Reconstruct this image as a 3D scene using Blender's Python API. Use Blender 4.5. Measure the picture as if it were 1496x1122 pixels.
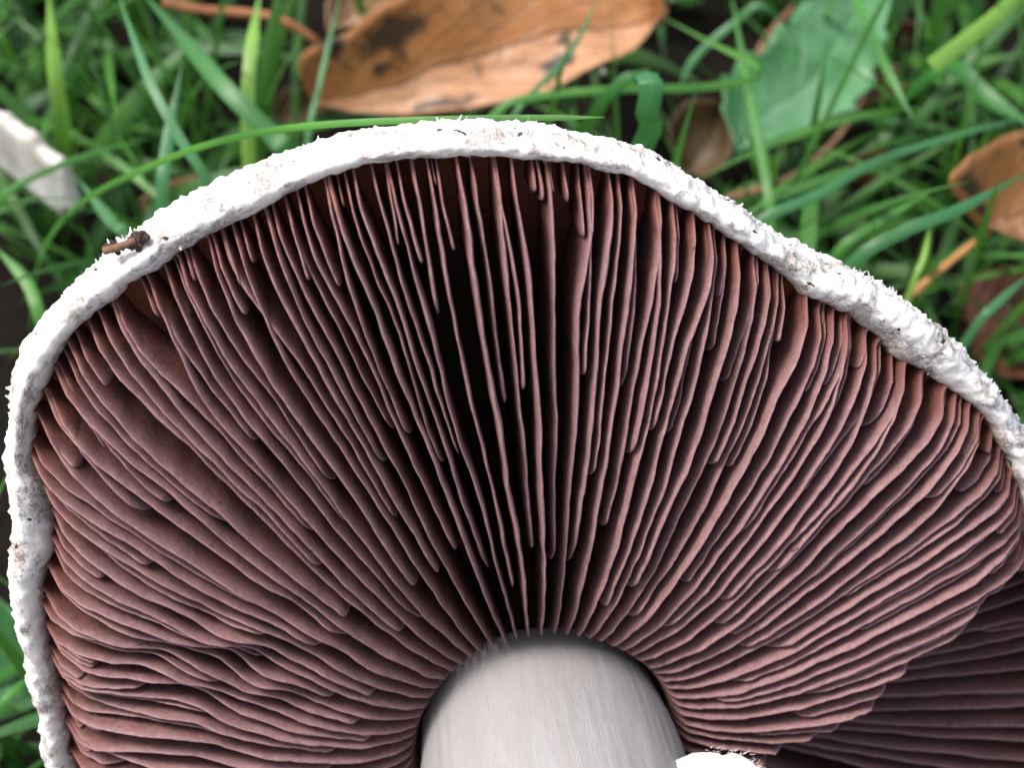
import bpy, math, random
import numpy as np
from mathutils import Vector, Matrix, noise as mnoise

random.seed(7); rng = np.random.default_rng(11)
for o in list(bpy.data.objects): bpy.data.objects.remove(o)
SC = bpy.context.scene
COL = SC.collection

# ------------------------------------------------------------------ camera
PITCH = math.radians(30.0)          # camera looks 60 degrees below the horizon
CAMH = 0.310                        # metres above the soil
FOC = 90.0
KPX = 36.0 / FOC / 1496.0           # image-plane slope of one photograph pixel
cam_d = bpy.data.cameras.new('camera'); cam = bpy.data.objects.new('camera', cam_d); COL.objects.link(cam)
cam.location = (0, 0, CAMH); cam.rotation_euler = (PITCH, 0, 0)
cam_d.lens = FOC; cam_d.sensor_width = 36.0
cam_d.clip_start = 0.005; cam_d.clip_end = 100.0
cam_d.dof.use_dof = True; cam_d.dof.focus_distance = 0.260; cam_d.dof.aperture_fstop = 27.0
SC.camera = cam

# ------------------------------------------------------------------ sky, sun, exposure
W = bpy.data.worlds.new('World'); SC.world = W; W.use_nodes = True
wn = W.node_tree.nodes; wl = W.node_tree.links; wn.clear()
SUN_EL, SUN_AZ = math.radians(60), math.radians(285)     # azimuth clockwise from +Y
sky = wn.new('ShaderNodeTexSky'); sky.sky_type = 'NISHITA'; sky.sun_disc = False
sky.sun_elevation = SUN_EL; sky.sun_rotation = SUN_AZ
sky.air_density = 1.0; sky.dust_density = 4.0
hs = wn.new('ShaderNodeHueSaturation'); hs.inputs['Saturation'].default_value = 0.55
bg = wn.new('ShaderNodeBackground'); bg.inputs['Strength'].default_value = 0.12
wo = wn.new('ShaderNodeOutputWorld')
wl.new(sky.outputs[0], hs.inputs['Color']); wl.new(hs.outputs[0], bg.inputs['Color']); wl.new(bg.outputs[0], wo.inputs[0])
sd = bpy.data.lights.new('sun', 'SUN'); sd.energy = 1.4; sd.angle = math.radians(22); sd.color = (1.0, 0.96, 0.9)
sun = bpy.data.objects.new('sun', sd); COL.objects.link(sun)
sdir = Vector((math.sin(SUN_AZ) * math.cos(SUN_EL), math.cos(SUN_AZ) * math.cos(SUN_EL), math.sin(SUN_EL)))
sun.rotation_euler = sdir.to_track_quat('Z', 'Y').to_euler(); sun.location = sdir * 3
SC.view_settings.view_transform = 'Standard'; SC.view_settings.look = 'None'
SC.view_settings.exposure = 1.3; SC.view_settings.gamma = 1.0

# ------------------------------------------------------------------ helpers
CR, SR = math.cos(PITCH), math.sin(PITCH)
def c2w(P):
    """camera-frame millimetres -> world metres"""
    P = np.asarray(P, float)
    x, y, z = P[..., 0], P[..., 1], P[..., 2]
    return np.stack([x, y * CR - z * SR, y * SR + z * CR], -1) * 0.001 + np.array([0, 0, CAMH])
def ray(px, py): return np.array([(px - 748) * KPX, (561 - py) * KPX, -1.0])
def at_h(px, py, h):
    """point of height h mm above the soil along the line of sight of a photograph pixel"""
    r = ray(px, py); dz = r[1] * SR + r[2] * CR
    return c2w(r * ((h - CAMH * 1000) / dz))
def nz(x, y=0.0, z=0.0): return mnoise.noise(Vector((x, y, z)))
def fbm(x, y, z, o=3):
    s = 0; a = 1
    for i in range(o): s += a * nz(x, y, z); x *= 2.1; y *= 2.1; z *= 2.1; a *= .5
    return s
def sstep(a, b, x):
    t = np.clip((x - a) / (b - a), 0, 1); return t * t * (3 - 2 * t)

def link(name, verts, faces, mat, parent=None, smooth=True, attrs=None, uv=None, origin=None):
    verts = np.asarray(verts, float)
    if origin is not None: verts = verts - np.asarray(origin)
    me = bpy.data.meshes.new(name)
    me.from_pydata(verts.tolist(), [], faces); me.update()
    if smooth: me.polygons.foreach_set('use_smooth', [True] * len(me.polygons))
    for k, v in (attrs or {}).items():
        a = me.attributes.new(k, 'FLOAT', 'POINT'); a.data.foreach_set('value', np.asarray(v, np.float32))
    if uv is not None:
        l = me.uv_layers.new(name='UVMap'); idx = np.empty(len(me.loops), np.int32)
        me.loops.foreach_get('vertex_index', idx)
        l.data.foreach_set('uv', np.asarray(uv, np.float32)[idx].ravel())
    me.materials.append(mat)
    o = bpy.data.objects.new(name, me); COL.objects.link(o)
    if parent is not None: o.parent = parent
    elif origin is not None: o.location = origin
    return o
def tag(o, label=None, cat=None, group=None, kind=None):
    for k, v in (('label', label), ('category', cat), ('group', group), ('kind', kind)):
        if v: o[k] = v
    return o
def empty(name, loc):
    e = bpy.data.objects.new(name, None); e.empty_display_size = .01; COL.objects.link(e); e.location = loc; return e
def grid_faces(nu, nv, wrap_u=False):
    f = []
    for i in range(nu if wrap_u else nu - 1):
        for j in range(nv - 1):
            a = i * nv + j; b = ((i + 1) % nu) * nv + j
            f.append((a, b, b + 1, a + 1))
    return f

# ------------------------------------------------------------------ materials
class G:
    def __init__(s, name):
        s.m = bpy.data.materials.new(name); s.m.use_nodes = True
        s.t = s.m.node_tree; s.t.nodes.clear()
        s.out = s.n('ShaderNodeOutputMaterial')
    def n(s, t, **k):
        x = s.t.nodes.new(t)
        for a, b in k.items(): setattr(x, a, b)
        return x
    def put(s, sock, v):
        if hasattr(v, 'is_output'): s.t.links.new(v, sock)
        else: sock.default_value = v
    def co(s, kind='Object'): return s.n('ShaderNodeTexCoord').outputs[kind]
    def noise(s, vec, scale, detail=4, rough=.55, dist=0):
        x = s.n('ShaderNodeTexNoise'); s.put(x.inputs['Vector'], vec)
        x.inputs['Scale'].default_value = scale; x.inputs['Detail'].default_value = detail
        x.inputs['Roughness'].default_value = rough; x.inputs['Distortion'].default_value = dist
        return x.outputs['Fac']
    def mapv(s, vec, scale=(1, 1, 1), rot=(0, 0, 0)):
        x = s.n('ShaderNodeMapping'); s.put(x.inputs['Vector'], vec)
        x.inputs['Scale'].default_value = scale; x.inputs['Rotation'].default_value = rot
        return x.outputs[0]
    def ramp(s, fac, stops):
        x = s.n('ShaderNodeValToRGB'); s.put(x.inputs[0], fac); e = x.color_ramp.elements
        while len(e) < len(stops): e.new(.5)
        for i, (p, c) in enumerate(stops):
            e[i].position = p; e[i].color = (*c, 1) if not isinstance(c, (int, float)) else (c, c, c, 1)
        return x.outputs[0]
    def mix(s, fac, a, b, mode='MIX'):
        x = s.n('ShaderNodeMix', data_type='RGBA', blend_type=mode)
        s.put(x.inputs[0], fac)
        s.put(x.inputs[6], (*a, 1) if isinstance(a, tuple) and len(a) == 3 else a)
        s.put(x.inputs[7], (*b, 1) if isinstance(b, tuple) and len(b) == 3 else b)
        return x.outputs[2]
    def math(s, op, a, b=0.0, clamp=False):
        x = s.n('ShaderNodeMath', operation=op); x.use_clamp = clamp
        s.put(x.inputs[0], a); s.put(x.inputs[1], b); return x.outputs[0]
    def attr(s, name): return s.n('ShaderNodeAttribute', attribute_name=name).outputs['Fac']
    def bump(s, h, strength, dist=0.0005, normal=None):
        x = s.n('ShaderNodeBump'); s.put(x.inputs['Height'], h)
        x.inputs['Strength'].default_value = strength; x.inputs['Distance'].default_value = dist
        if normal is not None: s.put(x.inputs['Normal'], normal)
        return x.outputs[0]
    def bsdf(s, col, rough=.6, normal=None, spec=.5, sss=0, sssr=(.5, .3, .2), sscale=.002, trans=0, tcol=None):
        p = s.n('ShaderNodeBsdfPrincipled')
        s.put(p.inputs['Base Color'], (*col, 1) if isinstance(col, tuple) and len(col) == 3 else col)
        s.put(p.inputs['Roughness'], rough); p.inputs['Specular IOR Level'].default_value = spec
        if normal is not None: s.put(p.inputs['Normal'], normal)
        if sss:
            p.inputs['Subsurface Weight'].default_value = sss
            p.inputs['Subsurface Radius'].default_value = sssr; p.inputs['Subsurface Scale'].default_value = sscale
        res = p.outputs[0]
        if trans:
            t = s.n('ShaderNodeBsdfTranslucent'); s.put(t.inputs[0], tcol if tcol is not None else col)
            mx = s.n('ShaderNodeMixShader'); mx.inputs[0].default_value = trans
            s.t.links.new(res, mx.inputs[1]); s.t.links.new(t.outputs[0], mx.inputs[2]); res = mx.outputs[0]
        s.t.links.new(res, s.out.inputs[0]); return s.m

def mat_gill():
    g = G('gill_flesh'); co = g.co()
    c = g.mix(g.ramp(g.noise(co, 130, 4), [(.3, 0.), (.7, 1.)]), (.070, .025, .022), (.122, .047, .042))
    fine = g.noise(co, 1300, 4, .75)
    c = g.mix(g.math('MULTIPLY', g.ramp(fine, [(.36, 0.), (.66, 1.)]), .6), c, (.215, .110, .098))
    ef = g.math('MULTIPLY', g.math('POWER', g.attr('edge'), 2.4), g.ramp(g.noise(co, 1500, 3, .7), [(.3, .45), (.7, 1.)]))
    c = g.mix(g.math('MULTIPLY', ef, .85), c, (.335, .20, .208))
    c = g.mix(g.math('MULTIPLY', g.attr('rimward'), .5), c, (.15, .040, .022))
    sp = g.ramp(g.noise(co, 420, 2), [(.74, 0.), (.77, 1.)])
    c = g.mix(g.math('MULTIPLY', sp, .7), c, (.03, .012, .01))
    return g.bsdf(c, .66, g.bump(fine, .6, .00018), spec=.22)
def mat_cap():
    g = G('cap_flesh'); co = g.co()
    inner = g.attr('inner')
    n1 = g.noise(co, 900, 5, .65); n2 = g.noise(co, 140, 4)
    white = g.mix(n2, (.72, .69, .65), (.84, .82, .80))
    # grey-brown fibrils running across the margin in clumps
    cb = g.n('ShaderNodeCombineXYZ'); g.put(cb.inputs[0], g.attr('arc')); g.put(cb.inputs[1], g.math('MULTIPLY', g.attr('row'), .55)); v = cb.outputs[0]
    fib = g.noise(v, .9, 5, .7, 1.2)
    cl = g.noise(g.mapv(v, (.20, .35, 1)), 1.0, 3, .6)
    fm = g.math('MULTIPLY', g.ramp(fib, [(.46, 0.), (.51, 1.), (.56, 0.)]), g.math('MULTIPLY', g.attr('front'), g.ramp(cl, [(.48, 0.), (.56, 1.)])))
    white = g.mix(g.math('MULTIPLY', fm, .97), white, (.045, .028, .022))
    white = g.mix(g.math('MULTIPLY', g.math('MULTIPLY', g.attr('front'), g.ramp(cl, [(.5, 0.), (.62, 1.)])), .55), white, (.33, .26, .23))
    white = g.mix(g.math('MULTIPLY', g.attr('lip'), .7), white, (.50, .36, .23))
    specks = g.ramp(g.noise(co, 520, 2, .5), [(.71, 0.), (.73, 1.)])
    white = g.mix(specks, white, (.05, .035, .03))
    c = g.mix(inner, white, g.mix(g.attr('deep'), (.22, .065, .032), (.030, .011, .008)))  # gap shade put into the colour: flesh goes near-black between the gills
    return g.bsdf(c, .75, g.bump(n1, .55, .0005), spec=.25, sss=.35, sssr=(1, .85, .7), sscale=.0022)
def mat_stem():
    g = G('stem_flesh'); co = g.attr('around'); al = g.attr('along')
    cb = g.n('ShaderNodeCombineXYZ'); g.put(cb.inputs[0], co); g.put(cb.inputs[1], al); v = cb.outputs[0]
    st = g.noise(g.mapv(v, (9, 4, 1)), 6, 6, .75, .5)
    bl = g.noise(g.mapv(v, (1, 2, 1)), 2.5, 3)
    c = g.mix(g.ramp(st, [(.3, 0.), (.72, 1.)]), (.275, .262, .262), (.385, .375, .375))
    c = g.mix(g.math('MULTIPLY', g.ramp(bl, [(.45, 0.), (.7, 1.)]), .55), c, (.30, .255, .245))
    c = g.mix(g.ramp(al, [(.0, .2), (.16, 0.)]), c, (.25, .225, .225))  # shade by the cap put into the colour: greyer stem top
    sp = g.ramp(g.noise(g.co(), 300, 2), [(.75, 0.), (.78, 1.)])
    c = g.mix(sp, c, (.12, .07, .05))
    return g.bsdf(c, .55, g.bump(st, .35, .0004), spec=.35, sss=.25, sssr=(1, .7, .6), sscale=.002)
def mat_grass(name, tint, yel, sheen=.35):
    g = G(name); rnd = g.attr('rnd'); acr = g.attr('across'); al = g.attr('along')
    c = g.mix(rnd, tint, yel)
    c = g.mix(g.math('MULTIPLY', g.ramp(g.noise(g.co(), 55, 2), [(.4, 0.), (.62, 1.)]), .45), c, (.012, .06, .014))
    cb = g.n('ShaderNodeCombineXYZ'); g.put(cb.inputs[0], g.math('MULTIPLY', acr, 7.0)); g.put(cb.inputs[1], g.math('MULTIPLY', al, 3.0)); g.put(cb.inputs[2], g.math('MULTIPLY', rnd, 50.0))
    st = g.noise(cb.outputs[0], 2.0, 3)
    c = g.mix(g.math('MULTIPLY', g.ramp(st, [(.4, 0.), (.7, 1.)]), .4), c, (.10, .25, .09))
    mid = g.ramp(g.math('ABSOLUTE', g.math('SUBTRACT', acr, .5)), [(.0, 1.), (.12, 0.)])
    c = g.mix(g.math('MULTIPLY', mid, .35), c, (.12, .28, .09))
    return g.bsdf(c, sheen, g.bump(st, .3, .0003), spec=.5, trans=.35, tcol=g.mix(.5, c, (.16, .45, .04)))
def mat_soil():
    g = G('soil'); co = g.co()
    c = g.ramp(g.noise(co, 60, 6, .7), [(.3, (.004, .003, .0025)), (.55, (.013, .009, .006)), (.75, (.035, .022, .014))])
    return g.bsdf(c, .9, g.bump(g.noise(co, 400, 5, .7), .8, .002), spec=.2)
def mat_leaf(name, a, b, vein, dark=(.02, .012, .01), spots=.72, rough=.42, trans=.15, sidecol=None, stains=()):
    g = G(name); uv = g.co('UV'); co = g.co()
    sx = g.n('ShaderNodeSeparateXYZ'); g.put(sx.inputs[0], uv); u, v = sx.outputs[0], sx.outputs[1]
    dv = g.math('ABSOLUTE', g.math('SUBTRACT', v, .5))
    c = g.mix(g.ramp(g.noise(co, 70, 5, .6), [(.33, 0.), (.66, 1.)]), a, b)
    if sidecol: c = g.mix(g.ramp(v, [(.42, 0.), (.6, 1.)]), c, g.mix(g.noise(co, 120, 4), sidecol, b))
    # side veins running forward from the midrib
    ph = g.math('SUBTRACT', g.math('MULTIPLY', u, 9.0), g.math('MULTIPLY', dv, 6.0))
    ph = g.math('ADD', ph, g.math('MULTIPLY', g.noise(co, 60, 2), .5))
    fr = g.math('ABSOLUTE', g.math('SUBTRACT', g.math('FRACT', ph), .5))
    sv = g.ramp(fr, [(.0, 1.), (.07, 0.)])
    mid = g.ramp(dv, [(.0, 1.), (.022, 0.)])
    c = g.mix(g.math('MULTIPLY', sv, .6), c, vein); c = g.mix(mid, c, vein)
    c = g.mix(g.ramp(g.noise(co, 130, 4, .6), [(spots - .06, 0.), (spots, 1.)]), c, dark)
    c = g.mix(g.math('MULTIPLY', g.ramp(g.noise(co, 500, 2), [(.6, 0.), (.7, 1.)]), .35), c, dark)
    for su, sv_, sr in stains:                           # rot stains at their own places on the leaf
        dd = g.math('ADD', g.math('POWER', g.math('MULTIPLY', g.math('SUBTRACT', u, su), 1.6), 2.0), g.math('POWER', g.math('SUBTRACT', v, sv_), 2.0))
        dd = g.math('ADD', g.math('SQRT', dd), g.math('MULTIPLY', g.math('SUBTRACT', g.noise(co, 190, 4, .65), .5), .28))
        c = g.mix(g.math('MULTIPLY', g.ramp(dd, [(sr * .55, 1.), (sr, 0.)]), .9), c, dark)
    h = g.math('ADD', g.math('MULTIPLY', g.math('ADD', sv, mid), -.4), g.noise(co, 350, 4))
    return g.bsdf(c, g.ramp(g.noise(co, 90, 3), [(.3, rough - .1), (.7, rough + .2)]), g.bump(h, .5, .0006), spec=.5, trans=trans)
def mat_plain(name, a, b, scale=300, rough=.7, bump=.5, trans=0):
    g = G(name); co = g.co(); n = g.noise(co, scale, 5, .65)
    return g.bsdf(g.mix(g.ramp(n, [(.3, 0.), (.7, 1.)]), a, b), rough, g.bump(n, bump, .0006), spec=.3, trans=trans)

M_GILL, M_CAP, M_STEM = mat_gill(), mat_cap(), mat_stem()
M_GRASS = mat_grass('grass_green', (.012, .070, .016), (.095, .26, .035))
M_BLADE = mat_grass('blade_green', (.03, .17, .03), (.11, .33, .045))
M_LIME = mat_grass('blade_lime', (.26, .50, .07), (.32, .54, .10), .3)
M_BLUE = mat_grass('blade_bluegreen', (.04, .19, .07), (.12, .31, .14), .28)
M_SOIL = mat_soil()
M_BROWN = mat_leaf('dry_leaf_tan', (.33, .125, .032), (.45, .22, .09), (.10, .030, .010), spots=.66, sidecol=(.45, .25, .155), stains=((.38, .17, .14), (.36, .34, .08), (.42, .88, .08), (.62, .72, .05)))
M_RUST = mat_leaf('dry_leaf_rust', (.07, .018, .008), (.14, .042, .015), (.05, .012, .006))
M_PALE = mat_leaf('dry_leaf_pale', (.34, .19, .10), (.42, .27, .16), (.18, .07, .03), spots=.70)
M_DARKLEAF = mat_leaf('rotting_leaf', (.05, .032, .014), (.10, .06, .02), (.03, .015, .01))
M_GREENLEAF = mat_leaf('green_leaf', (.045, .19, .05), (.15, .31, .17), (.15, .33, .15), dark=(.03, .12, .03), spots=.68, rough=.30, trans=.2)
M_DEEPLEAF = mat_leaf('dark_green_leaf', (.02, .09, .025), (.035, .13, .04), (.03, .10, .03), spots=.75)
M_STALK = mat_plain('leaf_stalk', (.22, .075, .03), (.34, .15, .07))
M_ORANGE = mat_plain('orange_stalk', (.42, .19, .06), (.50, .26, .10))
M_DIRT = mat_plain('dirt', (.02, .014, .01), (.08, .05, .035), 900)
M_BARK = mat_plain('twig_bark', (.12, .06, .035), (.24, .13, .08), 600)
M_TUFT = mat_plain('cap_fibres', (.72, .69, .65), (.84, .82, .80), 500, .8)
M_CREAM = mat_plain('cream_flesh', (.40, .34, .28), (.72, .71, .71), 110, .6, .4)

# ------------------------------------------------------------------ mushroom frame
T = math.radians(25.0)                                # stem axis tips towards the photographer
ROLL = math.radians(14.0)                             # and a little to the right
RZ = np.array([[math.cos(ROLL), -math.sin(ROLL), 0], [math.sin(ROLL), math.cos(ROLL), 0], [0, 0, 1.]])
A = RZ @ np.array([0, -math.sin(T), math.cos(T)])     # along the stem, away from the cap
E1 = RZ @ np.array([1., 0, 0]); E2 = RZ @ np.array([0, math.cos(T), math.sin(T)])
O = ray(800, 1100) * 280.0
def cap_pt(r, th, n):
    """polar cap coordinates in mm (numpy broadcast) -> world metres"""
    r, th, n = np.broadcast_arrays(r, th, n)
    P = O + (r * np.cos(th))[..., None] * E1 + (r * np.sin(th))[..., None] * E2 + n[..., None] * A
    return c2w(P)
def to_plane(px, py, n=0.0):
    r = ray(px, py); d = (n + O @ A) / (r @ A); P = r * d - O
    return float(P @ E1), float(P @ E2)

# ------------------------------------------------------------------ the ground
def soil():
    N = 150; L = 3.0
    s = np.linspace(-1, 1, N); s = np.sign(s) * np.abs(s) ** 2.6 * L
    V = []
    for x in s:
        for y in s:
            yy = y + .2; z = .0035 * fbm(x * 40, yy * 40, 0) + .004 * nz(x * 9, yy * 9, 3) - .003
            V.append((x, yy, z))
    o = link('ground', V, grid_faces(N, N), M_SOIL); o['kind'] = 'structure'
soil()

# cap volume test, so grass pressed aside by the mushroom is not grown through it
Ow = c2w(O); Aw = c2w(O + A * 1000) - Ow; E1w = c2w(O + E1 * 1000) - Ow; E2w = c2w(O + E2 * 1000) - Ow
def inside_cap(P):
    q = (P - Ow) * 1000; x = q @ E1w; y = q @ E2w; n = q @ Aw; r = np.hypot(x, y)
    return np.any((r < 80) & (n > -6) & (n < 140)) or np.any((r < 74 * np.sqrt(np.clip(1 - (n / 38) ** 2, 0, 1)) + 3) & (n <= 0) & (n > -40))

def blade_pts(base, azim, length, lean, curl, seg):
    p = np.array(base, float); out = [p.copy()]; ang = lean; st = length / seg
    dx, dy = math.cos(azim), math.sin(azim)
    for i in range(seg):
        ang += curl / seg
        p = p + st * np.array([dx * math.sin(ang), dy * math.sin(ang), math.cos(ang)]); out.append(p.copy())
    return np.array(out)
def ribbon(P, width, wprof, side, fold=.25):
    """three vertices across, creased along the middle"""
    n = len(P); V = []; UV = []
    tan = np.gradient(P, axis=0)
    for i in range(n):
        t = tan[i] / (np.linalg.norm(tan[i]) + 1e-12)
        s = side - t * (side @ t); s /= np.linalg.norm(s) + 1e-12
        nn = np.cross(s, t); w = width * wprof[i] * .5
        V += [P[i] - s * w + nn * w * fold, P[i], P[i] + s * w + nn * w * fold]
        UV += [(0, i / (n - 1)), (.5, i / (n - 1)), (1, i / (n - 1))]
    return V, UV, grid_faces(n, 3)

LEAFZONES = [([(430,110),(480,55),(640,-20),(960,-40),(985,25),(930,85),(850,135),(720,180),(560,190),(470,178)], 20),
    ([(1040,133),(1106,80),(1163,20),(1250,-20),(1305,-10),(1290,80),(1262,145),(1210,182),(1078,232)], 15),
    ([(1370,290),(1400,250),(1463,212),(1540,190),(1620,240),(1550,385),(1440,335)], 20),
    ([(-30,145),(50,165),(125,240),(110,305),(40,285),(-30,245)], 20), ([(990,262),(972,205),(1000,160),(1060,165),(1065,240)], 8)]
LEAFZONES = [(np.array([at_h(x, y, h)[:2] for x, y in z]), h * .001 - .002) for z, h in LEAFZONES]
def over_leaf(P):
    for poly, h in LEAFZONES:
        c = poly.mean(0)
        for p in P:
            if p[2] < h or np.hypot(*(p[:2] - c)) > .10: continue
            ins = False; j = len(poly) - 1
            for i in range(len(poly)):
                if (poly[i, 1] > p[1]) != (poly[j, 1] > p[1]) and p[0] < (poly[j, 0] - poly[i, 0]) * (p[1] - poly[i, 1]) / (poly[j, 1] - poly[i, 1]) + poly[i, 0]: ins = not ins
                j = i
            if ins: return True
    return False
def grass_stuff():
    V = []; F = []; R = []; AC = []; AL = []
    def add(base, az, L, lean, curl, w, seg, rnd):
        P = blade_pts(base, az, L, lean, curl, seg)
        if P[:, 2].min() < -.004: P[:, 2] = np.maximum(P[:, 2], .001)
        if inside_cap(P) or over_leaf(P): return
        tt = np.linspace(0, 1, seg + 1); wp = np.minimum(1, (1 - tt) * 3.2 + .04) * (0.75 + .25 * np.sin(tt * 3))
        v, uv, f = ribbon(P, w, wp, np.array([-math.sin(az + rnd), math.cos(az + rnd), .15]))
        b = len(V); V.extend(v); F.extend([tuple(i + b for i in q) for q in f])
        R.extend([rnd] * len(v)); AC.extend([u[0] for u in uv]); AL.extend([u[1] for u in uv])
    def scatter(num, x0, x1, y0, y1, seg, lmin, lmax):
        for i in range(num):
            x, y = rng.uniform(x0, x1), rng.uniform(y0, y1)
            if nz(x * 22, y * 22, 7) < -.06: continue
            add((x, y, -.004), rng.uniform(0, 6.283), rng.uniform(lmin, lmax), abs(rng.normal(.15, .4)), rng.normal(.9, .7),
                rng.uniform(.0006, .0020) if rng.random() < .8 else rng.uniform(.0018, .0030), seg, float(rng.random()))
    scatter(5600, -.20, .20, .02, .36, 9, .02, .065)
    scatter(4500, -.20, .20, .02, .36, 5, .012, .032)
    scatter(5000, -.55, .55, -.25, .75, 5, .03, .09)
    o = link('grass', V, F, M_GRASS, attrs={'rnd': R, 'across': AC, 'along': AL})
    tag(o, 'tangled short green lawn grass growing around the mushroom', 'grass', kind='stuff')
grass_stuff()

# ------------------------------------------------------------------ the mushroom
MB = empty('mushroom', (float(Ow[0]), float(Ow[1]) - .02, 0.0))
tag(MB, 'large upturned mushroom with white shaggy cap rim and pink-brown gills, lying in grass', 'mushroom')
ORG = np.array(MB.location)

outer = [(75,1122),(62,1060),(35,960),(14,880),(18,800),(8,700),(3,640),(6,580),(25,520),(65,465),(105,415),(160,365),(215,325),(300,280),(380,245),(460,208),(550,190),(650,178),(750,180),(850,192),(920,208),(980,235),(1060,285),(1150,345),(1230,385),(1300,420),(1360,460),(1410,505),(1460,560),(1492,610),(1535,690),(1560,790),(1580,860),(1750,920),(1820,1000),(1840,1122)]
inner = [(114,1122),(96,1030),(72,940),(64,856),(80,800),(80,770),(74,715),(68,694),(48,672),(55,600),(75,550),(105,490),(160,440),(230,395),(310,345),(400,300),(460,265),(530,240),(640,230),(740,230),(840,240),(920,260),(985,300),(1080,360),(1180,440),(1240,462),(1300,518),(1380,565),(1425,595),(1455,645),(1486,720),(1497,800),(1510,860),(1690,920),(1760,1000),(1780,1122)]
def polar(pts, n=0.):
    th = []; rr = []
    for p in pts:
        x, y = to_plane(*p, n); t = math.atan2(y, x)
        if t < -math.pi / 2: t += 2 * math.pi
        th.append(t); rr.append(math.hypot(x, y))
    i = np.argsort(th); return np.array(th)[i], np.array(rr)[i]
TO, RO = polar(outer); TI, RI = polar(inner, -1.4)
def per(th, T_, R_, low):
    th = np.mod(np.asarray(th, float) + math.pi / 2, 2 * math.pi) - math.pi / 2
    Tx = np.concatenate([[-math.pi / 2, -1.1, -.5], T_, [math.pi + .5, math.pi + 1.1, 1.5 * math.pi]])
    Rx = np.concatenate([[low, low + 1, (low + R_[0]) / 2 + 1], R_, [low + .5, low, low]])
    return np.interp(th, Tx, Rx)
def smooth_tab(T_, R_, low):
    g = np.linspace(0, 2 * math.pi, 1441)[:-1]; v = per(g, T_, R_, low)
    k = np.hanning(9); k /= k.sum()
    v = np.convolve(np.concatenate([v[-20:], v, v[:20]]), k, 'same')[20:-20]
    return g, v
GO, VO = smooth_tab(TO, RO, 55.0); GI, VI = smooth_tab(TI, RI, 51.0)
def R_in(th): return np.interp(np.mod(th, 2 * math.pi), np.append(GI, 2 * math.pi), np.append(VI, VI[0]))
def R_out(th):
    v = np.interp(np.mod(th, 2 * math.pi), np.append(GO, 2 * math.pi), np.append(VO, VO[0]))
    return np.maximum(v - (1.4 * np.clip(np.sin(th), 0, 1) - .9 * np.clip(-np.cos(th), 0, 1)), R_in(th) + 2.4)
RS = 13.8          # stem radius at the cap
CA, CB = np.array(to_plane(1150, 1100, 5)), np.array(to_plane(1490, 862, 5))   # the tear across the gills
CN = np.array([(CB - CA)[1], -(CB - CA)[0]]); CN /= np.linalg.norm(CN)
def tear(x, y):
    d = (x - CA[0]) * CN[0] + (y - CA[1]) * CN[1]
    d = d + 2.6 * nz(x * .11, y * .11, 5) + .7 * nz(x * .5, y * .5, 3)
    return float(sstep(-1.0, 4.0, d) * sstep(22.5, 25, math.hypot(x, y)))
UU = [0, .03, .08, .18, .32, .5, .68, .82, .91, .965, 1.0, 1.2]
NE = [-1.5, 1.2, 3.2, 5.8, 7.6, 8.2, 7.7, 6.7, 5.2, 3.0, -.8, -1.5]
NF = [-5.5, -6., -6.5, -7, -7, -6.8, -6.2, -5.4, -4.6, -4.2, -4.0, -4.0]
TRX, TRY = to_plane(300, 990, 4)
def edge_n(u, x, y):
    e = float(np.interp(u, UU, NE)); k = tear(x, y) * float(1 - sstep(.95, 1.0, u))
    g = math.exp(-(((x - TRX) / 13) ** 2 + ((y - TRY) / 8) ** 2))            # trampled patch, lower left
    e += g * (.8 * math.sin(y * .95 + x * .22) + 1.4 * nz(x * .16, y * .25, 3) - 1.2)
    return e - 16.5 * k
def flesh_n(u, x, y):
    return float(np.interp(u, UU, NF)) - 15.5 * tear(x, y) * float(1 - sstep(.93, .99, u))

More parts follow.
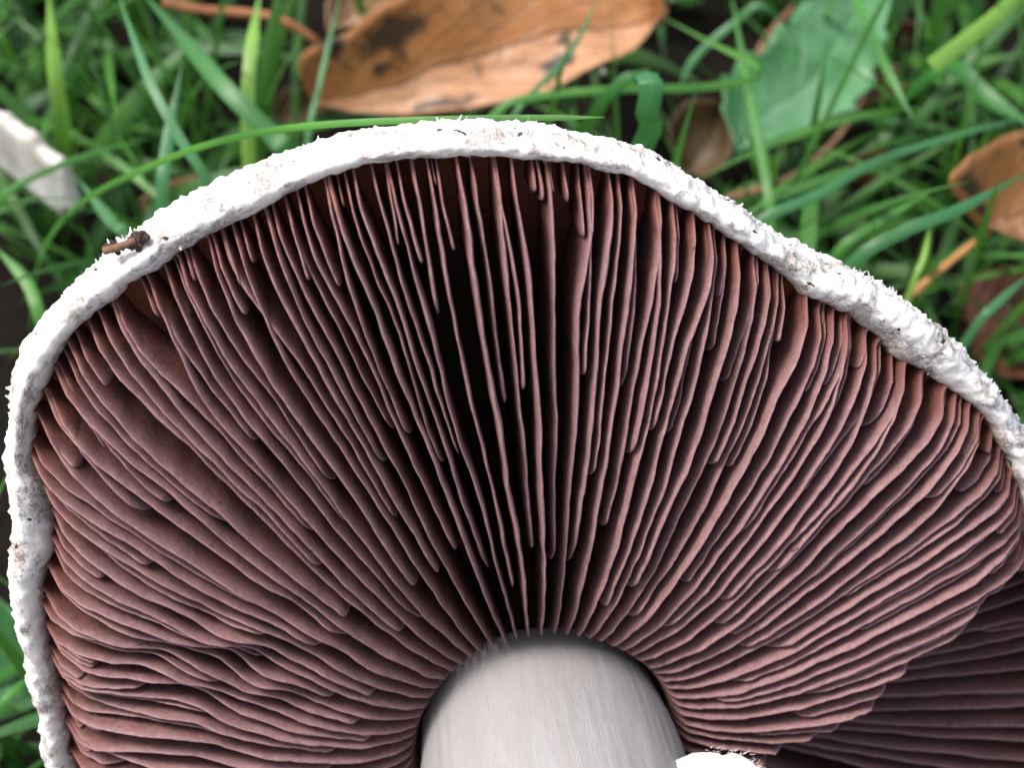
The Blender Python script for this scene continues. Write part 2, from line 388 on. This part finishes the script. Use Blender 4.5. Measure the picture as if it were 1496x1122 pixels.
def cap_body():
    NT = 1300; th = np.linspace(0, 2 * math.pi, NT, endpoint=False)
    V = []; inn = []; lip = []; deep = []; front = []; arc = []; row = []
    H = 40.0
    phi = np.concatenate([np.linspace(.02, 1.0, 14), np.linspace(1.06, math.pi / 2, 20)])
    uin = np.concatenate([np.linspace(.985, .8, 6), np.linspace(.75, 0, 14), [-.06]])
    for t in th:
        ro, ri = float(R_out(t)), float(R_in(t)); c, s = math.cos(t), math.sin(t)
        ri += .5 * nz(c * 22, s * 22, 2) + .25 * nz(c * 90, s * 90, 4)
        w = ro - ri
        prof = [(ro * math.sin(p), -H * math.cos(p) ** 1.15 - 2.2, 0., 0.) for p in phi]
        bul = .5 * nz(c * 9, s * 9, 6)
        prof += [(ro + .01 * w, -1.0, 0, 0), (ro - .04 * w, .1, 0, 0), (ro - .12 * w, .9, 0, 0), (ro - .24 * w, 1.4 + bul, 0, 0), (ro - .36 * w, 1.4 + bul, 0, 0), (ro - .48 * w, 1.15 + bul, 0, 0),
                 (ro - .60 * w, .8 + .6 * bul, 0, .0), (ro - .72 * w, .35, 0, .1), (ro - .84 * w, -.3, 0, .35), (ro - .94 * w, -1.2, 0, .7), (ri, -2.2, .15, 1.), (ri - .1, -3.0, .5, 1.), (ri - .1, -3.8, 1., 1.)]
        base = len(prof)
        for u in uin:
            r = RS + u * (ri - RS); prof.append((r, flesh_n(u, r * c, r * s), 1., 1.))
        for k, (r, n, i_, l_) in enumerate(prof):
            if 8 < k < base:
                x, y = r * c, r * s; a = 1.0 if k > 14 else .7
                d = .95 * nz(x * .14, y * .14, n * .2) + .5 * nz(x * .8, y * .8, n * .8 + 9) + .42 * nz(x * 1.9, y * 1.9, n * 1.9) + .2 * nz(x * 4.1, y * 4.1, n * 4.1)
                d *= a * (1 - .8 * i_)
                rad = 1.0 if k < 36 else .35
                r += d * rad; n += d * (1 - .5 * rad)
            V.append((r, t, n)); inn.append(i_); lip.append(l_); deep.append(float(sstep(base, base + 6, k)) if .35 < t < 5.2 else float(k > base - 3)); arc.append(t * 65.); row.append(min(k, base) - 33.); front.append(float(sstep(25, 32, k)))  # deep: mask for the painted gap shade, full sooner at the tear
    V = np.array(V); nv = len(prof)
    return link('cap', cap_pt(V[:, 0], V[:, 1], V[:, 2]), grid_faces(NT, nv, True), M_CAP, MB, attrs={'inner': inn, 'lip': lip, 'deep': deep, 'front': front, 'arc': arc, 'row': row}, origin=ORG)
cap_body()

def cap_tufts():
    V = []; F = []
    for i in range(15000):
        t = rng.uniform(-.25, math.pi + .2)
        ro = float(R_out(t)); ri = float(R_in(t)); w = ro - ri; kind = rng.random()
        cl = nz(math.cos(t) * 16, math.sin(t) * 16, 8) + .6 * nz(math.cos(t) * 60, math.sin(t) * 60, 2)
        if kind < .965:
            p = math.pi / 2 - abs(rng.normal(0, .25)); r = ro * math.sin(p); n = -40 * math.cos(p) ** 1.15 - 2.0; nr, nn = 1.0, rng.normal(0, .7)
        elif kind < .975:
            f = rng.uniform(0, .9); r = ro - f * w; n = 1.4 - 1.5 * (1 - f) ** 6 - 2.2 * f ** 3; nr, nn = rng.normal(.1, .6), .8
        else:
            if cl < .42: continue
            r = ri + rng.uniform(0, .5); n = rng.uniform(-1.8, -.6); nr, nn = -.8, .5
        big = (1.45 if .0 < t < .8 else 1.)
        S = rng.normal(0, 1, 3)
        if rng.random() < .72:                      # woolly hair, curling over
            L = big * rng.gamma(2.2, .12) * (.5 + 1.2 * max(0, cl)); wd = rng.uniform(.03, .075); seg = 4
            D = np.array([nr, rng.normal(0, .7), nn]); D /= np.linalg.norm(D)
            C = rng.normal(0, .9, 3)
        else:                                       # flattened scale, tip lifted
            L = big * rng.gamma(2.0, .17) * (.5 + 1.2 * max(0, cl)); wd = rng.uniform(.10, .34); seg = 2
            D = np.array([nr * .45, rng.normal(0, .8), nn * .6 - .6]); D /= np.linalg.norm(D)
            C = np.array([nr * .6, 0, nn * .3]) + rng.normal(0, .25, 3); S = np.cross(D, [nr, .1, .3])
        P = np.array([r - nr * .12, 0, n]); b = len(V); S = S - D * (S @ D); S /= np.linalg.norm(S) + 1e-9
        for j in range(seg + 1):
            f = 1 - j / (seg + .25)
            for sg in (-1, 1):
                q = P + S * wd * sg * f ** .6; V.append((q[0], t + q[1] / ro, q[2]))
            D = D + C * (.9 / seg); D /= np.linalg.norm(D); P = P + D * L / seg
            if j: F.append((b + 2*j - 2, b + 2*j - 1, b + 2*j + 1, b + 2*j))
    V = np.array(V)
    o = link('cap_scales', cap_pt(V[:, 0], V[:, 1], V[:, 2]), F, M_TUFT, MB, smooth=False, origin=ORG); o['kind'] = 'stuff'
cap_tufts()

def gill(t0, u0, hv, wv, seed, bend):
    NS = int(18 + 66 * (1 - u0)); ri = float(R_in(t0)); r0 = RS + .3 + u0 * (ri - RS); r1 = ri + .9
    frac = [0, .35, .62, .82, .92, .975]; hw = [1.1, .95, .92, .98, .88, .52]
    V = []; E = []; RM = []
    endl = (2.6 + 11. * abs(nz(seed * 9.7, 3, 1))) if .02 < u0 < .8 else 1.6
    for i in range(NS):
        s = i / (NS - 1); s = s - .10 * math.sin(2 * math.pi * s) / 1.0 * (.5 if u0 < .6 else .2)
        r = r0 + (r1 - r0) * s; u = (r - RS) / (ri - RS)
        c, sn = math.cos(t0), math.sin(t0); x, y = r * c, r * sn
        # sideways wander (mm): shared by neighbours, plus this gill's own
        lat = 1.5 * nz(c * 3.5, sn * 3.5, r * .035) * u + .30 * nz(seed * 7.3, r * .10, 1) * sstep(.05, .5, u) + .13 * nz(seed * 3.1, r * .42, 4)
        lat += bend * float(sstep(.74, .99, u))
        g = math.exp(-(((x - TRX) / 13) ** 2 + ((y - TRY) / 9) ** 2))
        lat += g * (.3 * math.sin(x * .42 + 1.0) + .9 * nz(x * .17, y * .22, 2))
        ne = edge_n(u, x, y) + hv * float(sstep(0, .3, u)) + .22 * nz(seed * 5.1, r * .25, 6) + .16 * nz(seed * 11, r * 1.2, 2) - .9 * max(0., nz(seed * 4.3, r * .33, 8) - .55); nf = flesh_n(u, x, y) - .8
        q = (r - r0) / endl
        if q < 1 and u0 > .02: ne = nf + (ne - nf) * math.sqrt(max(0, 1 - (1 - q) ** 2)) * (.93 + .07 * q)
        elif q < 1: ne = nf + (ne - nf) * (.55 + .45 * math.sqrt(max(0, 1 - (1 - q) ** 2)))
        if ne < nf + .2: ne = nf + .2
        lean = .10 * math.sin(t0 * 2) * (ne - nf) * -.4 + .28 * nz(seed * 2.2, r * .08, 9) - g * 1.3 * (1 if c < 0 else -1)
        w = wv * (.8 + .35 * nz(seed, r * .16, 3)) * (.62 + .38 * float(sstep(0, .35, u))) * (1 - .3 * float(sstep(.8, 1, u)))
        if q < 1 and u0 > .02: w *= .45 + .55 * math.sqrt(max(0, q))
        row = []
        for f, h in zip(frac, hw): row.append((f, -h * w))
        row.append((1.0, 0.))
        for f, h in reversed(list(zip(frac, hw))): row.append((f, h * w))
        for f, off in row:
            n = nf + (ne - nf) * f; lt = lat + off + lean * f * f
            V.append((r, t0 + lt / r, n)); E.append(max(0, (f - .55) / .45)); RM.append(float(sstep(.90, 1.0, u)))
    V = np.array(V); nv = len(row)
    F = grid_faces(NS, nv); F.append(tuple(range(nv))); F.append(tuple(reversed(range((NS - 1) * nv, NS * nv))))
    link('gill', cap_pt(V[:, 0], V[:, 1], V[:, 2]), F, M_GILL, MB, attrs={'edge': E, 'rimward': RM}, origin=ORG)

NFULL = 76; k = 0; NG = 0
for i in range(NFULL):
    d = 2 * math.pi / NFULL; t = i * d
    for lv, off in ((0, 0.), (1, .5), (2, .25), (2, .75), (3, .37), (3, .87)):
        k += 1
        tt = t + d * (off + rng.uniform(-.06, .06))
        if lv == 0: u0 = 0.0; hv = rng.normal(0, .35)
        elif lv == 1: u0 = rng.uniform(.07, .30); hv = rng.normal(-.15, .3)
        elif lv == 3:
            if rng.random() < .35 or not -.2 < (tt + .2) % 6.2832 - .2 < 3.3: continue
            u0 = rng.uniform(.82, .95); hv = rng.normal(-.8, .4)
        else:
            if not -.35 < (tt + .4) % 6.2832 - .4 < 3.4: continue
            u0 = float(rng.choice([rng.uniform(.34, .62), rng.uniform(.62, .86), rng.uniform(.84, .94)], p=[.50, .32, .18])); hv = rng.normal(-.8, .5)
        if lv == 1 and i % 2 and math.sin(tt) < -.45: continue
        rr0 = RS + u0 * (float(R_in(tt)) - RS)
        if lv > 1 and tear(rr0 * math.cos(tt), rr0 * math.sin(tt)) > .4 and (lv > 2 or i % 2): continue
        if NG >= 298: continue
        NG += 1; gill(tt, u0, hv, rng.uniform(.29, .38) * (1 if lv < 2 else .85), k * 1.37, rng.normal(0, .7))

def stem():
    ax = RZ @ np.array([0, -math.sin(T + .10), math.cos(T + .10)])
    e1 = np.cross(RZ @ np.array([0, 1., 0]), ax); e1 /= np.linalg.norm(e1); e2 = np.cross(ax, e1)
    prof = [(-5, 13.2), (-3, 13.4), (-1, 13.7), (1, 13.9)] + [(x, 14.0 + .012 * x + .25 * math.sin(x * .13)) for x in np.linspace(2, 62, 60)] + [(64, 14.3), (66, 12.5), (67, 8), (67.2, 1)]
    NT = 220; V = []; al = []; ar = []
    for i in range(NT):
        t = 2 * math.pi * i / NT
        for n, r in prof:
            rr = r * (1 + .012 * nz(math.cos(t) * 2, math.sin(t) * 2, n * .05)) + .10 * nz(math.cos(t) * 16, math.sin(t) * 16, n * .08)
            V.append(O + rr * math.cos(t) * e1 + rr * math.sin(t) * e2 + n * ax); al.append(n * .01); ar.append(6 * abs(t / math.pi - 1))
    link('stem', c2w(np.array(V)), grid_faces(NT, len(prof), True), M_STEM, MB, attrs={'along': al, 'around': ar}, origin=ORG)
    # torn remnant of the veil ring
    V = []; NT, NV = 90, 9
    for i in range(NT):
        t = math.radians(-90 + 112 * i / (NT - 1)); endf = min(1, (NT - 1 - i) / 10, i / 10) ** .5
        for j in range(NV):
            q = j / (NV - 1)
            r = 13.6 + (7.6 * q + 2.0 * nz(i * .35, q * 2, 4) * q + .8 * nz(i * 1.1, q * 3, 7) * q) * endf; n = 12.5 + 2.4 * math.sin(q * 2.2) + 1.2 * nz(i * .13, q * 3, 1) + .5 * nz(i * .5, q * 7, 3)
            V.append(O + r * math.cos(t) * e1 + r * math.sin(t) * e2 + n * ax)
    o = link('ring_remnant', c2w(np.array(V)), grid_faces(NT, NV), M_TUFT, MB, origin=ORG)
    m = o.modifiers.new('thick', 'SOLIDIFY'); m.thickness = .0012
    V = []; F = []
    for i in range(900):
        t = math.radians(rng.uniform(-85, 19)); r = 13.6 + rng.uniform(5.6, 7.9); n = 13 + rng.uniform(-.5, 2.4)
        ef = min(1, (22 - math.degrees(t)) / 12.5) ** .5; r = 13.6 + (r - 13.6) * ef
        L = rng.uniform(.15, .6); er = math.cos(t) * e1 + math.sin(t) * e2; et = -math.sin(t) * e1 + math.cos(t) * e2
        D = er + rng.normal(0, .5, 3); B = O + r * er + n * ax; b = len(V); w = rng.uniform(.03, .09)
        V += [B - et * w, B + et * w, B + ax * w, B + D * L]; F += [(b, b+1, b+3), (b+1, b+2, b+3), (b+2, b, b+3)]
    o = link('ring_fringe', c2w(np.array(V)), F, M_TUFT, MB, smooth=False, origin=ORG); o['kind'] = 'stuff'
stem()

# ------------------------------------------------------------------ blades one can tell apart
def spline(P, n):
    P = np.array(P, float); m = len(P); out = []
    Q = np.vstack([2 * P[0] - P[1], P, 2 * P[-1] - P[-2]])
    for s in np.linspace(0, m - 1 - 1e-6, n):
        i = int(s); f = s - i; a, b, c, d = Q[i], Q[i+1], Q[i+2], Q[i+3]
        out.append(.5 * (2*b + (c-a)*f + (2*a-5*b+4*c-d)*f*f + (3*b-a-3*c+d)*f**3))
    return np.array(out)
CAMP = np.array([0, 0, CAMH])
def blade(pts, wpx, mat, label, tip='end', rnd=.5, twist=0., root=True):
    """pts: (px, py, height above soil in mm)"""
    P3 = [at_h(*p) for p in pts]
    wmm = wpx * KPX * np.linalg.norm(P3[len(P3)//2] - CAMP)
    first, last = (-1, 0) if tip == 'start' else (0, -1)
    if root:                                            # carry the blade on down into the soil
        a, b = P3[first], P3[first + (1 if first == 0 else -1)]
        d = (a - b); d[2] = 0; d = d / (np.linalg.norm(d) + 1e-9) * .4 * a[2]
        foot = np.array([a[0] + d[0], a[1] + d[1], -.003]); mid = (a * .55 + foot * .45) + d * .15
        if first == 0: P3 = [foot, mid] + P3
        else: P3 = P3 + [mid, foot]
    P = spline(P3, 30)
    tt = np.linspace(0, 1, 30)
    if tip == 'start': tt = 1 - tt
    wp = np.minimum(1, (1 - tt) * (22 if tip == 'blunt' else 5) + .10) * (.8 + .2 * np.sin(tt * 3.1)) if tip != 'none' else np.ones(30)
    mid = P[15]; view = CAMP - mid; tan = P[18] - P[12]
    side = np.cross(view, tan); side /= np.linalg.norm(side)
    up = np.cross(tan, side); up /= np.linalg.norm(up)
    side = side * math.cos(twist) + up * math.sin(twist)
    v, uv, f = ribbon(P, wmm, wp, side, .35)
    org = P[0 if tip != 'start' else -1]
    o = link('grass_blade', v, f, mat, attrs={'rnd': [rnd] * len(v), 'across': [a[0] for a in uv], 'along': [a[1] for a in uv]}, origin=org)
    return tag(o, label, 'grass blade', 'single grass blades around the mushroom')

B = blade
B([(312,282,45),(262,200,50),(215,110,52),(172,-10,50)], 15, M_BLUE, 'slim blue-green grass blade leaning across a darker wide blade behind the cap')
B([(425,232,38),(400,200,40),(330,130,42),(270,60,40),(205,-15,36)], 27, M_BLADE, 'wide deep green grass blade with pale midrib slanting down to the cap rim', rnd=0)
B([(238,300,38),(243,220,42),(266,92,46)], 19, M_BLUE, 'short upright grass blade with pale tip crossing behind the slim slanting blade', rnd=.3)
B([(115,298,42),(230,238,62),(330,204,74),(450,184,84),(650,174,90),(884,171,92)], 11, M_BLADE, 'long arching grass blade lying along the top of the white cap rim', rnd=.9, tip='blunt')
B([(92,212,14),(82,120,28),(70,-15,36)], 24, M_LIME, 'bright lime grass stem standing above the pale fungus piece')
B([(362,165,32),(366,80,36),(380,-15,36)], 20, M_LIME, 'bright lime grass stem rising beside the brown leaf stalk', rnd=.7)
B([(448,215,30),(470,110,34),(497,-12,36)], 9, M_BLUE, 'thin grass blade crossing the left end of the tan leaf', rnd=.8)
B([(745,178,34),(830,80,36),(878,-10,36)], 8, M_BLUE, 'thin grass blade crossing the right half of the tan leaf', rnd=.5)
B([(715,172,36),(780,142,38),(900,130,38),(1010,128,36),(1085,119,34),(1113,104,33),(1096,88,32),(1040,62,30),(970,25,28)], 12, M_BLADE, 'sharply folded grass blade doubling back over the green leaf edge', rnd=.75)
B([(936,222,55),(945,170,62),(952,125,66),(945,104,66)], 34, M_BLUE, 'broad short dark green blade standing upright against the cap rim', tip='none', rnd=0)
B([(858,182,30),(880,150,40),(915,115,44),(950,100,44)], 20, M_BLADE, 'dark blade bending over from the broad upright blade', rnd=0)
B([(1126,322,30),(1110,210,32),(1090,110,32),(1068,-12,30)], 14, M_BLADE, 'slender blade crossing in front of the toothed green leaf', rnd=.5)
B([(1240,-15,30),(1290,90,34),(1332,170,34)], 15, M_BLADE, 'tapering blade whose tip points down beside the green leaf', rnd=.4)
B([(1510,-10,36),(1440,38,36),(1362,97,34)], 25, M_LIME, 'bright lime grass stem slanting away beyond the green leaf', rnd=.2, tip='none')
B([(1090,338,34),(1200,282,36),(1300,228,34),(1510,166,30)], 15, M_BLUE, 'long bluish blade running from the cap rim under the green leaf', rnd=.3)
B([(1235,395,42),(1320,338,46),(1400,306,46),(1510,248,42)], 19, M_BLUE, 'broad blade lying across the fallen leaf with an orange stalk', rnd=.1)
B([(1220,372,30),(1290,322,32),(1352,284,32)], 14, M_BLADE, 'short blade lying parallel above the broad blade by the orange stalk', rnd=.6)
B([(1425,478,28),(1460,440,30),(1505,400,30)], 13, M_BLUE, 'short blade slanting over the rust coloured leaf', rnd=.4)
B([(62,475,26),(38,410,28),(-8,360,28)], 18, M_BLADE, 'pale green blade bending towards the left side of the cap rim', rnd=.9)
B([(188,352,36),(160,320,36),(115,262,32)], 18, M_BLUE, 'short blade ending at the dirt crumb on the rim', rnd=.7)
B([(-10,300,28),(100,236,30),(222,200,26)], 10, M_BLADE, 'thin blade crossing in front of the pale fungus piece', rnd=.4)
B([(1385,95,26),(1440,140,28),(1510,185,28)], 26, M_BLADE, 'wide dark blade beyond the bright lime stem', rnd=0)
B([(1332,420,34),(1350,375,36),(1358,335,36)], 9, M_LIME, 'tiny lime shoot beside the orange leaf stalk', rnd=.9)
B([(1120,8,30),(1070,35,28),(1010,90,24),(990,140,18)], 12, M_BLUE, 'pale blade hanging between the tan leaf and the green leaf', rnd=.9)
B([(-8,1050,20),(20,1010,22),(48,985,20)], 12, M_BLADE, 'small blade poking out beside the lowest part of the white rim', rnd=.6)

# ------------------------------------------------------------------ fallen leaves
def leaf(name, left, right, mat, label, cat='leaf', group=None, hfun=None, curl=3.0, n=36, m=9, teeth=0, wob=1.2, seed=0, stalk=None, smat=None, thick=.0003):
    """left/right: outline halves from base to tip, (px, py, height mm); lofted across a sunken midrib"""
    Lw = spline([at_h(*p) for p in left], n); Rw = spline([at_h(*p) for p in right], n)
    V = []; UV = []
    for i in range(n):
        u = i / (n - 1); a, b = Lw[i], Rw[i]; c = (a + b) * .5
        w = np.linalg.norm(b - a)
        for j in range(2 * m + 1):
            v = j / (2 * m); p = a * (1 - v) + b * v; e = abs(2 * v - 1)
            if teeth:
                saw = (u * teeth) % 1.0; p = p + (p - c) * (.24 * (saw - .4)) * e ** 3
            p = p + (p - c) * .05 * nz(u * 9, 2 if v < .5 else 7, seed) * e
            side = (u * 8 - e * 2.6) % 1.0
            z = curl * (e ** 2 - .35) + wob * nz(p[0] * 60, p[1] * 60, seed) + .8 * wob * nz(p[0] * 170, p[1] * 170, seed + 3) - .5 * math.exp(-(e / .06) ** 2) - .22 * math.exp(-((side - .5) / .12) ** 2) * (e > .04)
            V.append(p + np.array([0, 0, z * .001])); UV.append((u, v))
    V = np.array(V); org = V[:, :].mean(0)
    root = empty(name, org) if stalk else None
    o = link('blade' if stalk else name, V, grid_faces(n, 2 * m + 1), mat, root, uv=UV, origin=org)
    md = o.modifiers.new('thick', 'SOLIDIFY'); md.thickness = thick
    if stalk:
        tube('stalk', [at_h(*p) for p in stalk[0]], stalk[1], smat or M_STALK, root, org)
    return tag(root or o, label, cat, group)
def tube(name, pts, rad, mat, parent=None, org=None, n=26, k=8, taper=.75):
    P = spline(pts, n); tan = np.gradient(P, axis=0); V = []
    for i in range(n):
        t = tan[i] / np.linalg.norm(tan[i]); s = np.cross(t, [0.1, .2, 1]); s /= np.linalg.norm(s); q = np.cross(s, t)
        r = rad * .001 * (1 - (1 - taper) * i / (n - 1)) * (1 + .25 * nz(i * .7, rad * 9, 2))
        for j in range(k):
            a = 2 * math.pi * j / k; V.append(P[i] + r * (math.cos(a) * s + math.sin(a) * q))
    F = [(i*k+j, i*k+(j+1) % k, (i+1)*k+(j+1) % k, (i+1)*k+j) for i in range(n-1) for j in range(k)]
    F += [tuple(reversed(range(k))), tuple(range((n-1)*k, n*k))]
    return link(name, V, F, mat, parent, origin=org if org is not None else P[0])

leaf('tan_leaf', [(458,158,14),(440,95,20),(520,50,24),(640,-15,26),(800,-45,24),(930,-20,22),(974,18,20)],
     [(468,164,14),(520,176,12),(600,186,12),(720,172,14),(840,130,18),(930,78,20),(976,22,20)],
     M_BROWN, 'large tan-brown fallen leaf with black blotches and long stalk behind the cap', stalk=([(238,2,26),(300,14,26),(390,22,26),(440,44,24),(478,72,21)], .75), curl=3.5, seed=1, wob=2.2)
leaf('green_leaf', [(1074,222,16),(1052,150,18),(1072,104,18),(1130,62,18),(1172,16,16),(1240,-25,14)],
     [(1078,228,16),(1150,208,14),(1220,180,13),(1264,142,13),(1290,75,13),(1300,-10,13)],
     M_GREENLEAF, 'broad green leaf with coarsely toothed edge lying flat on the grass', teeth=6, curl=2.0, seed=4)
leaf('fallen_leaf', [(1448,330,16),(1385,292,24),(1400,255,26),(1463,215,24),(1540,190,20),(1600,200,20)],
     [(1452,336,16),(1475,342,16),(1505,370,14),(1550,380,14),(1600,330,16),(1620,240,18)],
     M_BROWN, 'tan fallen leaf with dark stained base and straight orange stalk', stalk=([(1325,436,14),(1385,385,16),(1452,330,16)], .62), smat=M_ORANGE, curl=4, seed=7)
leaf('rust_leaf', [(1400,470,3),(1400,425,4),(1440,405,5),(1500,400,5),(1540,430,5)],
     [(1402,476,3),(1425,530,3),(1465,560,3),(1510,550,3),(1542,440,5)], M_RUST, 'rust-red dead leaf down among the grass right of the rim', curl=3, seed=9)
leaf('dead_leaf', [(990,250,6),(975,205,8),(1000,165,8),(1050,160,8)], [(995,262,6),(1035,270,6),(1068,235,6),(1056,165,8)],
     M_DARKLEAF, 'dark rotting leaf between the broad upright blade and the green leaf', curl=4, seed=11)
leaf('pale_leaf', [(478,52,14),(482,0,16),(520,-40,16),(580,-60,16)], [(482,56,14),(530,42,14),(580,0,14),(590,-55,16)],
     M_PALE, 'pale buff dead leaf tucked behind the tan leaf', curl=3, seed=13)
leaf('dark_green_leaf', [(-40,890,10),(0,880,12),(40,930,14),(60,1000,12)], [(-50,940,8),(-40,1020,8),(10,1060,10),(62,1030,10)],
     M_DEEPLEAF, 'dark green leaf under the lower left of the white rim', curl=3, seed=15)
leaf('brown_scrap', [(1225,175,6),(1235,130,8),(1275,105,9),(1310,110,9)], [(1228,182,6),(1260,165,6),(1300,160,6),(1320,140,8)],
     M_PALE, 'crumpled light brown leaf scrap at the edge of the green leaf', curl=4, seed=17)
leaf('brown_scrap', [(1300,60,6),(1310,40,8),(1340,40,9)], [(1302,70,6),(1320,75,6),(1345,55,6)],
     M_RUST, 'small orange-brown leaf scrap beyond the green leaf', curl=2, seed=18)
leaf('brown_scrap', [(1230,265,8),(1250,235,9),(1300,225,9),(1350,215,8)], [(1232,272,8),(1280,268,6),(1330,245,6),(1352,222,8)],
     M_RUST, 'reddish leaf scrap under the long bluish blade', curl=3, seed=19)
leaf('brown_scrap', [(400,170,5),(420,140,7),(460,135,7)], [(402,178,5),(440,190,5),(475,160,6)],
     M_DARKLEAF, 'dark leaf scrap under the left end of the tan leaf', curl=2, seed=21)
leaf('brown_scrap', [(205,300,6),(240,275,7),(290,262,7)], [(210,312,5),(250,305,5),(300,280,6)],
     M_PALE, 'pale straw scrap on the soil behind the dirt crumb', curl=2, seed=23)
t = tube('twig', [at_h(1060, 290, 12), at_h(1150, 262, 14), at_h(1220, 205, 12), at_h(1262, 140, 14)], .6, M_BARK)
tag(t, 'reddish brown twig passing below the green leaf', 'twig')
t = tube('twig', [at_h(1085, 130, 6), at_h(1120, 60, 8), at_h(1160, 10, 8)], .9, M_BARK)
tag(t, 'dark twig half hidden above the green leaf', 'twig')

# ------------------------------------------------------------------ pale fungus piece, dirt crumb, seed grain
def fungus_piece():
    L = spline([at_h(*p) for p in [(-20,150,24),(5,156,27),(40,176,28),(68,205,28),(98,228,27),(108,250,24)]], 40)
    R_ = spline([at_h(*p) for p in [(-20,215,18),(5,222,17),(32,238,16),(56,256,17),(76,274,20),(98,266,24)]], 40)
    V = []; m = 20
    for i in range(40):
        for j in range(m):
            v = j / (m - 1); p = L[i] * (1 - v) + R_[i] * v
            z = -8.5 * math.sin(math.pi * v) ** .8 + 2.6 * nz(i * .17, v * 2.6, 2) + 1.0 * nz(i * .45, v * 6, 5)
            V.append(p + np.array([0, 0, z * .001]))
    V = np.array(V); o = link('fungus_piece', V, grid_faces(40, m), M_CREAM, origin=V.mean(0))
    md = o.modifiers.new('thick', 'SOLIDIFY'); md.thickness = .0022; md.offset = -1
    md = o.modifiers.new('soft', 'SUBSURF'); md.levels = 1; md.render_levels = 1
    tag(o, 'small curled white fungus piece in the grass', 'fungus')
fungus_piece()
def lump(name, c, r, mat, seed, parent=None, org=None, sq=(1, 1, 1)):
    V = []; nu, nv = 18, 12
    for i in range(nu):
        for j in range(nv):
            a = 2 * math.pi * i / nu; b = math.pi * (j + .02) / (nv - .96)
            d = np.array([math.cos(a) * math.sin(b), math.sin(a) * math.sin(b), math.cos(b)])
            V.append(np.array(c) + r * .001 * d * np.array(sq) * (1 + .45 * nz(*(d * 1.7 + seed)) + .35 * nz(*(d * 4.5 + seed))))
    return link(name, V, grid_faces(nu, nv, True), mat, parent, smooth=False, origin=org if org is not None else c)
def rim_at(px, py, n=0.):
    x, y = to_plane(px, py, n); return cap_pt(math.hypot(x, y), math.atan2(y, x), n)
c0 = rim_at(197, 352, 1.2); root = empty('dirt_crumb', c0)
for i, (px, py, r) in enumerate([(200,350,1.0),(209,346,.8),(192,357,.7),(203,362,.5),(158,362,.6),(165,357,.5),(178,360,.45),(172,368,.4)]):
    lump('crumb', rim_at(px, py, 1.0), r * .8, M_DIRT, i * 3.1, root, c0)
tube('twig_sliver', [rim_at(152, 366, 1.2), rim_at(175, 360, 1.6), rim_at(200, 349, 1.4)], .45, M_BARK, root, c0)
tag(root, 'dark dirt crumbs with a twig sliver stuck on the white cap rim', 'dirt')
g0 = at_h(880, 103, 20); tag(lump('seed_grain', g0, .45, M_CREAM, 5.5), 'tiny white grain on the edge of the tan leaf', 'grain')
